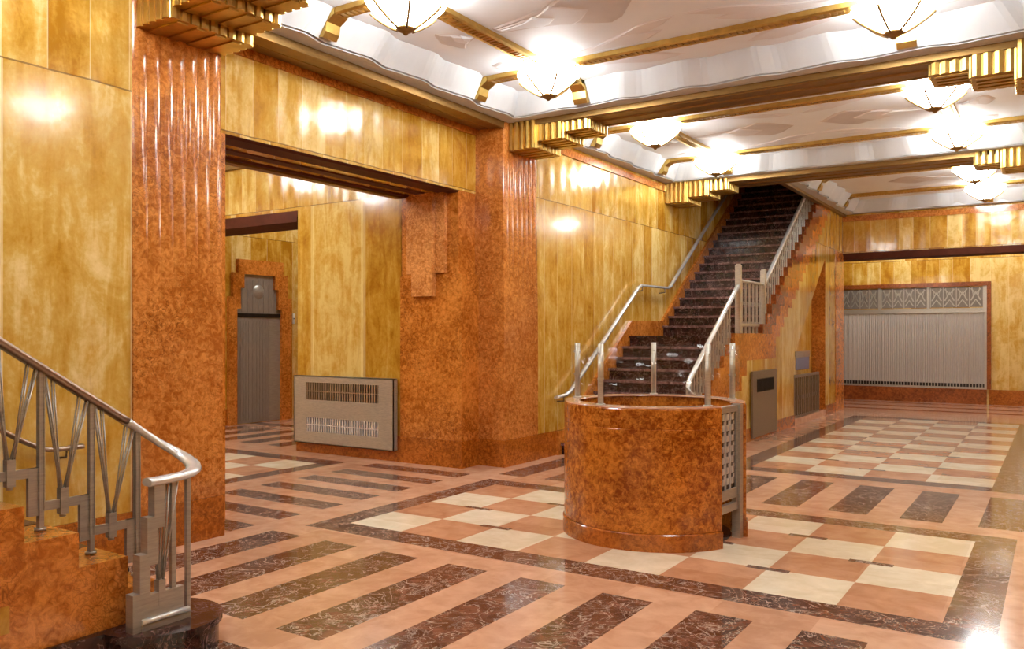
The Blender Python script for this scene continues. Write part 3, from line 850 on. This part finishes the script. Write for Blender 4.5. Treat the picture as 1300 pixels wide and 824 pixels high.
        for (ty, s) in ((py, 1), (py-.2565, -1)):
            for dx in (-.010, .010):
                rb = MB()
                rb.tube([(XP+dx, ky+s*.008, kz1-.01), (XP+dx*1.2, ty-s*.020, rail_z(ty-s*.02)-.02)], .0055, 6)
                rb.tube([(XP+dx, ky+s*.016, kz1-.02), (XP+dx*1.2, ty-s*.060, rail_z(ty-s*.06)-.02)], .0045, 6)
                rb.build('rod', 'silver', b)
    # stepped newel standing on the first step
    XN = -3.845
    steps = [(2.425, .36), (2.463, .55), (2.505, .73), (2.545, .905)]
    for k, (yy, zz) in enumerate(steps):
        mb = MB(); z0 = .17 if k == 0 else steps[k-1][1]-.06
        mb.box(XN-.030+.001*k, XN+.030-.001*k, yy, yy+.058, z0, zz)
        mb.build('newel_block', 'silver', b)
    mb = MB(); mb.box(XN-.018, XN+.018, 2.48, 2.72, .17, .34); mb.box(XN-.03, XN+.035, 2.47, 2.75, .17, .20); mb.build('newel_panel', 'silver', b)
    mb = MB(); mb.tube([(XN+.03, 2.47, .215), (XN+.03, 2.74, .215)], .016, 8); mb.build('foot_bar', 'steelbright', b)
    for yy, rr in ((2.665, .013), (2.755, .011)):
        mb = MB(); mb.box(XN-rr, XN+rr, yy-rr, yy+rr, .17, .90); mb.build('newel_post', 'silver', b)
    kb = MB(); kb.box(XN-.02, XN+.02, 2.575, 2.612, .27, .40); kb.build('knuckle', 'silver', b, bevel=.004)
    for ty in (2.56, 2.60, 2.64, 2.69):
        for dx in (-.01, .01):
            rb = MB(); rb.tube([(XN+dx, 2.593+(.01 if ty > 2.6 else -.01), .39), (XN+dx, ty, .89)], .005, 6); rb.build('rod', 'silver', b)
    # wall handrail
    w = thing('wall_handrail', (-5.68, 2.8, .9), 'dark metal handrail on the golden wall behind the lower left railing', 'handrail')
    XW = -5.675
    pts = cr([(XW, .6, 2.42), (XW, 1.5, 1.83), (XW, 2.4, 1.235), (XW, 2.75, 1.00), (XW, 2.92, .905), (XW, 3.02, .875), (XW, 3.23, .875)], 6)
    mb = MB(); sweep(mb, pts, [(a*.75, c*.8) for a, c in prof]); mb.build('rail', 'raildark', w)
    for yy, zz in ((3.12, .86), (2.3, 1.27), (1.3, 1.94)):
        mb = MB(); mb.tube([(XW, yy, zz), (XW-.01, yy, zz-.05), (-5.765, yy, zz-.06)], .009, 6); mb.build('wall_bracket', 'raildark', w)
add_near_stair()

# ------------------------------------------------------------------ far staircase
def Y1(i): return 9.99+.24*(i-1)
def Z1(i): return .163*i
def Y2(i): return 13.5+.25*(i-1)
def Z2(i): return 1.63+.17*i
def add_far_stair():
    t = thing('staircase', (-4.9, 12., 0), 'long dark marble staircase rising to the upper floor along the golden left wall', 'staircase')
    x0, x1 = -5.73, -4.10
    def step(ya, yb, za, zb):
        mb = MB(); mb.prism([(ya+.012, zb-.036), (yb+.04, zb-.036), (yb+.04, za-.02), (ya+.006, za-.02)], 'x', x0, x1, 'stair'); mb.prism([(ya-.030, zb), (yb+.04, zb), (yb+.04, zb-.036), (ya-.030, zb-.036)], 'x', x0, x1, 'tread'); return mb.build('step', None, t)
    for i in range(1, 10): step(Y1(i), Y1(i+1), Z1(i-1), Z1(i))
    mb = MB(); mb.box(x0, x1, Y1(10)+.02, 13.55, 1.3, 1.595); mb.box(x0, x1, Y1(10)-.012, 13.55, 1.595, 1.63); mb.build('landing', 'stair', t, bevel=.006)
    for i in range(1, 24): step(Y2(i), Y2(i+1), Z2(i-1), Z2(i))
    # skirting up the wall
    top = [(9.90, .33), (10.12, .335), (10.73, .79), (11.33, 1.22), (12.25, 1.87), (13.50, 1.88), (14.62, 2.68), (15.5, 3.28), (16.7, 4.10), (19.4, 5.95)]
    bot = [(19.4, 5.0), (14.0, 1.6), (12.2, 1.3), (10.0, 0), (9.90, 0)]
    MB().prism(top+bot, 'x', -5.775, -5.715).build('wall_skirting', 'orange', t)
    # right-hand side: stepped rouge band over golden slabs
    XA, XB = -4.14, -4.0
    sb = MB()
    for i in range(1, 10):
        sb.box(XA, XB, Y1(i)-.03, Y1(i+1)-.03+(0 if i < 9 else .02), 0, Z1(i)+.035)
    sb.box(XA, XB, Y1(10)-.03, 14.25, 1.25, 1.668)
    sb.box(XA, XB, Y1(10)-.03, 12.44, .80, 1.26); sb.box(XA, XB, 12.44, 12.68, 1.02, 1.26)
    sb.build('stringer', 'orange', t)
    ub = MB(); lb = MB()
    for i in range(3, 24):
        ya, yb = Y2(i), Y2(i+1); zt = Z2(i)+.02
        ub.box(XA+.01, XB+.006, ya, yb, zt-.36, zt); lb.box(XA+.01, XB+.003, ya, yb, zt-.72, zt-.36)
    for i in range(1, 3): ub.box(XA+.01, XB+.006, Y2(i), Y2(i+1), 1.66, Z2(i)+.02)
    ub.build('stringer_upper_band', 'deep', t); lb.build('stringer_lower_band', 'orange', t)
    # golden side wall with the sloped under-stair recess
    yb = MB()
    def strip(ya, yc, b0, b1, tp):
        pts = [(ya, b0), (yc, b1), (yc, tp), (ya, tp)]; yb.prism(pts, 'x', XA, XB-.002)
    strip(12.12, 12.44, 0, 0, .82); strip(12.44, 12.68, 0, 0, 1.04); strip(12.68, 14.26, 0, 0, 1.27)
    def low(y): return 0 if (y <= 15.41 or y >= 17.84) else 1.27+.80*(y-15.41)
    cuts = sorted({14.26, 15.41, 17.84, YEND+.02} | {Y2(i) for i in range(4, 26)})
    cuts = [c for c in cuts if 14.26 <= c <= YEND+.021]
    for a, c in zip(cuts, cuts[1:]):
        m = (a+c)/2; i = int(fl((m-13.5)/.25))+1; tp = min(Z2(i)+.02-.70, 4.3)
        if tp <= 0: continue
        if 15.41 <= m < 17.84: strip(a, c, 1.27+.80*(a-15.41), 1.27+.80*(c-15.41), tp+.02)
        else: strip(a, c, 0, 0, tp+.02)
    yb.build('side_wall', 'yellow_mid', t)
    # under-stair recess
    rb = MB(); rb.prism([(15.2, 0), (18., 0), (18., 3.45), (15.2, 1.25)], 'x', -4.4, -4.27); rb.build('recess_back', 'yellow', t)
    rb = MB(); rb.box(-4.3, -4.006, 17.83, 18.0, 0, 3.30); rb.build('recess_side', 'orange', t)
    rb = MB(); rb.box(-4.28, -3.995, 15.41, 17.84, 0, .12); rb.build('recess_sill', 'pink', t)
    rb = MB(); rb.box(-4.01, -3.985, 10.0, 15.41, 0, .20); rb.box(-4.01, -3.985, 17.84, 18.75, 0, .20); rb.build('plinth', 'base', t)
    rb = MB(); rb.box(-4.15, -3.99, 18.75, YEND+.03, 0, 3.44); rb.build('portal_jamb', 'rose', t)
    # railing on the open side --------------------------------------------------
    b = thing('stair_railing', (-4.07, 12.4, 1.6), 'nickel railing with close upright balusters on the open side of the far staircase', 'railing')
    XP = -4.07
    def rl(mb, pts, w=.032):
        prof = [(-w, -.012), (-w*.8, .016), (0, .024), (w*.8, .016), (w, -.012), (0, -.022)]
        P = [Vector(p) for p in pts]; rings = []; n = len(P)
        for i, p in enumerate(P):
            tt = (P[min(i+1, n-1)]-P[max(i-1, 0)]).normalized(); sd = tt.cross(Vector((0, 0, 1))).normalized(); u = sd.cross(tt).normalized()
            rings.append([mb.bm.verts.new(p+sd*a+u*c) for a, c in prof])
        m = len(prof)
        for A, B in zip(rings, rings[1:]):
            for j in range(m): mb.bm.faces.new([A[j], A[(j+1) % m], B[(j+1) % m], B[j]]).smooth = True
        mb.bm.faces.new(list(reversed(rings[0]))); mb.bm.faces.new(rings[-1]); return mb
    def R1(y): return .99+(y-10.40)*.675
    def R2(y): return 2.50+(y-13.85)*.69
    pts = [(-3.97, 10.62, .80), (-3.99, 10.52, .83), (-4.03, 10.42, .89), (-4.06, 10.42, .965), (XP, 10.50, R1(10.5))]+[(XP, 10.5+.25*k, R1(10.5+.25*k)) for k in range(1, 9)]
    rl(MB(), pts, .036).build('handrail', 'steelbright', b)
    rl(MB(), [(XP, 12.5, 2.47), (XP, 13.8, 2.47)], .026).build('handrail', 'steel', b)
    rl(MB(), [(XP, 13.8, 2.49)]+[(XP, 13.85+.3*k, R2(13.85+.3*k)) for k in range(0, 19)], .034).build('handrail', 'steelbright', b)
    for yy, z0, zt in ((12.50, 1.668, 2.70), (13.78, 1.668, 2.70)):
        mb = MB(); mb.box(XP-.04, XP+.04, yy-.04, yy+.04, z0, zt); mb.box(XP-.028, XP+.028, yy-.028, yy+.028, zt, zt+.02); mb.build('newel_post', 'steel', b, bevel=.004)
    mb = MB(); mb.box(XP-.03, XP+.03, 10.44, 10.50, .163, 1.0); mb.build('newel_post', 'silver', b, bevel=.004)
    def bal(y, z0, z1, thin=False):
        if thin:
            mb = MB(); mb.box(XP-.009, XP+.009, y-.010, y+.010, z0, z1); mb.box(XP-.013, XP+.013, y-.015, y+.015, z0+.3, z0+.36); mb.build('baluster', 'silver', b); return
        mb = MB(); mb.box(XP-.012, XP+.012, y-.016, y+.016, z0, z1)
        mb.box(XP-.018, XP+.018, y-.024, y+.024, z0+.10, z0+.18); mb.box(XP-.016, XP+.016, y-.021, y+.021, z0+(z1-z0)*.55, z0+(z1-z0)*.62)
        mb.build('baluster', 'silver', b)
    for i in range(3, 10):
        for s in (.05, .17): bal(Y1(i)+s, Z1(i)+.03, R1(Y1(i)+s)-.01)
    for k in range(6): bal(12.66+.19*k, 1.668, 2.46)
    MB().box(XP-.02, XP+.02, 12.5, 13.8, 1.78, 1.82).build('bottom_rail', 'steel', b)
    for i in range(2, 22):
        for s in (.04, .165):
            if Y2(i)+s > 13.86: bal(Y2(i)+s, Z2(i)+.015, R2(Y2(i)+s)-.01, True)
    # handrail on the wall --------------------------------------------------------
    w = thing('wall_handrail', (-5.67, 12., 1.6), 'polished handrail bending over the landing on the golden wall of the far staircase', 'handrail')
    XW = -5.66
    pl = [(XW, 9.74, .80), (XW, 10.0, .82), (XW, 10.14, .87), (XW, 11.3, 1.665), (XW, 12.36, 2.40), (XW, 12.46, 2.44), (XW, 13.58, 2.45), (XW, 13.68, 2.48), (XW, 15.08, 3.45), (XW, 16.89, 4.68), (XW, 19., 6.1)]
    rl(MB(), pl, .034).build('rail', 'steelbright', w)
    for yy, zz in ((9.95, .80), (11.3, 1.64), (12.52, 2.42), (13.45, 2.43), (15.2, 3.5), (17., 4.72)):
        mb = MB(); mb.tube([(XW, yy, zz), (XW, yy, zz-.06), (-5.77, yy, zz-.07)], .012, 6); mb.build('wall_bracket', 'raildark', w)
add_far_stair()

# things beside the far staircase
def add_stairside():
    X0 = -3.998
    X0 = -3.984
    t = thing('access_panel', (X0, 13.5, .5), 'flat brownish metal wall panel with a slotted grille below the far stair landing', 'wall panel')
    mb = MB(); mb.box(X0, X0+.03, 12.84, 14.16, .045, 1.075); mb.build('panel', 'olive', t, bevel=.004)
    g = MB()
    g.box(X0+.03, X0+.033, 13.05, 13.98, .74, .95)
    for k in range(18): g.box(X0+.03, X0+.04, 13.06+k*.051, 13.06+k*.051+.022, .75, .94)
    g.build('grille', 'black', t)
    t = thing('metal_gate', (-4.0, 16.4, .12), 'low metal bar gate across the recess under the far staircase', 'gate')
    XG = -4.03
    mb = MB(); mb.box(XG-.02, XG+.02, 15.45, 17.36, .855, .905); mb.box(XG-.02, XG+.02, 15.45, 17.36, .12, .16)
    for yy in (15.45, 17.32): mb.box(XG-.02, XG+.02, yy, yy+.04, .12, .905)
    mb.build('frame', 'olive', t, bevel=.003)
    for k in range(13):
        yy = 15.60+k*.138
        mb = MB(); mb.box(XG-.01, XG+.01, yy-.022, yy+.022, .16, .86); mb.box(XG-.016, XG+.016, yy-.03, yy+.03, .45, .52); mb.build('bar', 'olive', t)
    t = tag(MB().box(-4.275, -4.255, 16.55, 17.55, .96, 1.20).build('wall_sign', 'blue', None, bevel=.004), 'blue grey plaque in the recess above the low gate', 'sign')
    MB().box(-4.272, -4.252, 16.5, 17.6, 1.20, 1.32).build('header_strip', 'silver', t, bevel=.004)
add_stairside()

# ------------------------------------------------------------------ information desk
def add_desk():
    C = (-2.87, 6.58); R = .755; a0, a1 = radians(13), radians(337)
    t = thing('information_desk', (C[0], C[1], 0), 'round rouge marble information desk with a glass screen, in the middle of the hall', 'desk')
    th = .11
    def ring(prof, mat, name, A0=a0, A1=a1, seg=72):
        mb = MB(); mb.lathe(prof, (C[0], C[1], 0), seg, A0, A1)
        # close the two cut ends
        for a in (A0, A1):
            mb.bm.faces.new([mb.bm.verts.new((C[0]+r*cos(a), C[1]+r*sin(a), z)) for r, z in prof[:-1]])
        bmesh.ops.remove_doubles(mb.bm, verts=mb.bm.verts, dist=.0004)
        o = mb.build(name, mat, t)
        o.data.set_sharp_from_angle(angle=radians(35)); return o
    ring([(R-th, .0), (R+.012, 0), (R+.012, .125), (R+.004, .133), (R-th, .133), (R-th, 0)], 'base', 'base_course')
    ring([(R-th, .133), (R-.004, .133), (R, .138), (R, .922), (R-.004, .926), (R-th, .926), (R-th, .133)], 'drum', 'curved_wall')
    ring([(R-th, .926), (R-.004, .926), (R, .931), (R, 1.075), (R-.012, 1.088), (R-th, 1.088), (R-th, .926)], 'drum', 'top_course')
    ring([(R-th-.02, 1.086), (R-.006, 1.086), (R-.010, 1.096), (R-th-.015, 1.096), (R-th-.02, 1.086)], 'pink', 'ledge')
    mb = MB(); mb.lathe([(0, .012), (R-th-.01, .012), (R-th-.01, .001)], (C[0], C[1], 0), 40); mb.build('inner_floor', 'stair', t)
    # inner counter
    ring([(R-th-.25, .78), (R-th, .78), (R-th, .80), (R-th-.25, .80), (R-th-.25, .78)], 'stair', 'inner_counter', radians(60), radians(300))
    # gate: ornamental metal leaf with jamb posts
    g0, g1 = radians(-23), radians(13)
    def gp(u, rr, z): # along the chord
        A = Vector((C[0]+rr*cos(g0), C[1]+rr*sin(g0), z)); B = Vector((C[0]+rr*cos(g1), C[1]+rr*sin(g1), z)); return A.lerp(B, u)
    gate = MB(); rr = R-.055
    def bar(u0, u1, z0, z1, d=.02, m=gate):
        A, B = gp(u0, rr, 0), gp(u1, rr, 0); n = Vector((1, -.05, 0)).normalized()*d
        m.prism([((A+n).x, (A+n).y), ((B+n).x, (B+n).y), ((B-n).x, (B-n).y), ((A-n).x, (A-n).y)], 'z', z0, z1)
    bar(.03, .84, 1.03, 1.08); bar(.03, .84, .34, .42); bar(.03, .84, .24, .30); bar(.03, .10, .24, 1.08); bar(.77, .84, .24, 1.08)
    gate.build('gate_frame', 'silver', t)
    pan = MB(); bar(.08, .80, .40, 1.04, .004, pan); pan.build('gate_backing', 'black', t)
    orn = MB()
    for k in range(7):
        z = .46+k*.085
        for u in (.22, .42, .62):
            bar(u-.05, u+.05, z, z+.05, .016, orn); bar(u+.05, u+.10, z+.045, z+.075, .012, orn)
    for u in (.32, .52): bar(u-.012, u+.012, .42, 1.03, .018, orn)
    orn.build('gate_ornament', 'steelbright', t)
    jb = MB(); bar(.86, .99, 0, 1.085, .035, jb); jb.build('gate_post', 'steel', t)
    # glass screen: five posts and curved panes
    rp = R-.055
    view = atan2(6.58, -2.87)
    angs = sorted([(view+radians(d)) % (2*pi) for d in (0, 72, 144, 216, 288)])
    for a in angs:
        px, py = C[0]+rp*cos(a), C[1]+rp*sin(a)
        mb = MB(); mb.tube([(px, py, 1.09), (px, py, 1.575)], .023, 10); mb.tube([(px, py, 1.09), (px, py, 1.105)], .036, 10)
        for zz in (1.30, 1.50): mb.tube([(px-.03*cos(a), py-.03*sin(a), zz), (px+.03*cos(a), py+.03*sin(a), zz)], .010, 8)
        mb.build('screen_post', 'steel', t)
    for i in range(len(angs)):
        A, B = angs[i], angs[(i+1) % len(angs)]
        if B < A: B += 2*pi
        if A < 2*pi+.1 and B > 2*pi-.1 and False: continue
        A += .045; B -= .045
        mb = MB(); mb.lathe([(rp-.005, 1.13), (rp+.005, 1.13), (rp+.005, 1.56), (rp-.005, 1.56), (rp-.005, 1.13)], (C[0], C[1], 0), 20, A, B)
        for a in (A, B): mb.bm.faces.new([mb.bm.verts.new((C[0]+r*cos(a), C[1]+r*sin(a), z)) for r, z in ((rp-.005, 1.13), (rp+.005, 1.13), (rp+.005, 1.56), (rp-.005, 1.56))])
        mb.build('glass_pane', 'glass', t)
add_desk()

# ------------------------------------------------------------------ shuttered shopfront
def add_shop():
    Yw = YFAR; x0, x1 = -4.75, -1.42
    t = thing('shop_shutter', ((x0+x1)/2, Yw, .36), 'closed grey metal shutter with patterned panels above, in the far wall beyond the portal', 'shutter')
    # marble surround
    mb = MB(); mb.box(x0-.1, x1+.09, Yw-.06, Yw, 2.80, 2.90); mb.box(x1, x1+.09, Yw-.06, Yw, .36, 2.80); mb.box(x0-.1, x0, Yw-.06, Yw, .36, 2.80); mb.box(x0-.1, x1, Yw-.05, Yw, 0, .355)
    mb.build('surround', 'deep', t)
    fr = MB(); fr.box(x0, x1, Yw-.045, Yw, .355, .40); fr.box(x1-.05, x1, Yw-.045, Yw, .40, 2.80); fr.box(x0, x0+.05, Yw-.045, Yw, .40, 2.80); fr.box(x0, x1, Yw-.05, Yw, 2.17, 2.28)
    fr.build('frame', 'steel', t)
    cu = MB(); n = 66; pts = []
    xa, xb = x0+.05, x1-.05
    for i in range(n*4+1):
        s = i/(n*4); xx = xa+(xb-xa)*s; pts.append((xx, Yw-.012-.012*abs(sin(pi*n*s))))
    pts += [(xb, Yw-.002), (xa, Yw-.002)]
    cu.prism(pts, 'z', .48, 2.17); cu.build('slat_curtain', 'shutter', t)
    bs = MB(); bs.box(xa, xb, Yw-.02, Yw-.004, .40, .48, 'black')
    for k in range(48): bs.box(xa+(k+.2)*(xb-xa)/48, xa+(k+.45)*(xb-xa)/48, Yw-.03, Yw-.018, .40, .48, 'steel')
    bs.build('bottom_grille')
    bs = bpy.data.objects['bottom_grille']; bs.parent = t; bs.matrix_parent_inverse = Matrix.Translation(-Vector(t.location))
    ends = [x0+.05, -3.76, -2.66, x1-.05]
    for (a, b) in zip(ends, ends[1:]):
        pb = MB(); pb.box(a+.03, b-.03, Yw-.012, Yw-.002, 2.30, 2.78); panel = pb.build('transom_panel', 'bronzegrey', t)
        ob = MB(); k = 4; w = (b-a-.08)/k
        ob.box(a, a+.03, Yw-.045, Yw, 2.28, 2.80); ob.box(b-.03, b, Yw-.045, Yw, 2.28, 2.80)
        for j in range(k):
            xl = a+.04+j*w
            ob.box(xl, xl+.018, Yw-.035, Yw-.01, 2.30, 2.78)
            cx = xl+w/2
            for zz, hh in ((2.34, .16), (2.46, .22), (2.74, -.14)):
                for s in (-1, 1):
                    ob.prism([(cx+s*w*.42, zz), (cx+s*w*.30, zz), (cx, zz+hh*.8), (cx, zz+hh)] if True else [], 'y', Yw-.026, Yw-.01)
            for s in (-.18, .18): ob.tube([(cx+s*w, Yw-.02, 2.56), (cx+s*w*1.6, Yw-.02, 2.76)], .009, 5)
        ob.build('panel_ornament', 'steel', panel)
add_shop()

# ------------------------------------------------------------------ world, camera, view
w = bpy.data.worlds.new('world'); S.world = w; w.use_nodes = True
w.node_tree.nodes['Background'].inputs[0].default_value = (.9, .92, 1., 1); w.node_tree.nodes['Background'].inputs[1].default_value = .02
cd = bpy.data.cameras.new('camera'); cam = bpy.data.objects.new('camera', cd); COL.objects.link(cam)
cd.sensor_width = 36; cd.lens = 1062/1300*36; cd.shift_y = 12.6/1300; cd.clip_start = .05; cd.clip_end = 200
cam.location = (0, 0, 1.65); cam.rotation_euler = (radians(90), 0, radians(33.18)); S.camera = cam
S.view_settings.view_transform = 'Standard'; S.view_settings.look = 'None'; S.view_settings.gamma = 1.; S.view_settings.use_curve_mapping = False
S.view_settings.exposure = .2
S.cycles.max_bounces = 10; S.cycles.diffuse_bounces = 6; S.cycles.glossy_bounces = 5; S.cycles.transparent_max_bounces = 16
S.cycles.sample_clamp_indirect = 6.
S.cycles.use_denoising = True
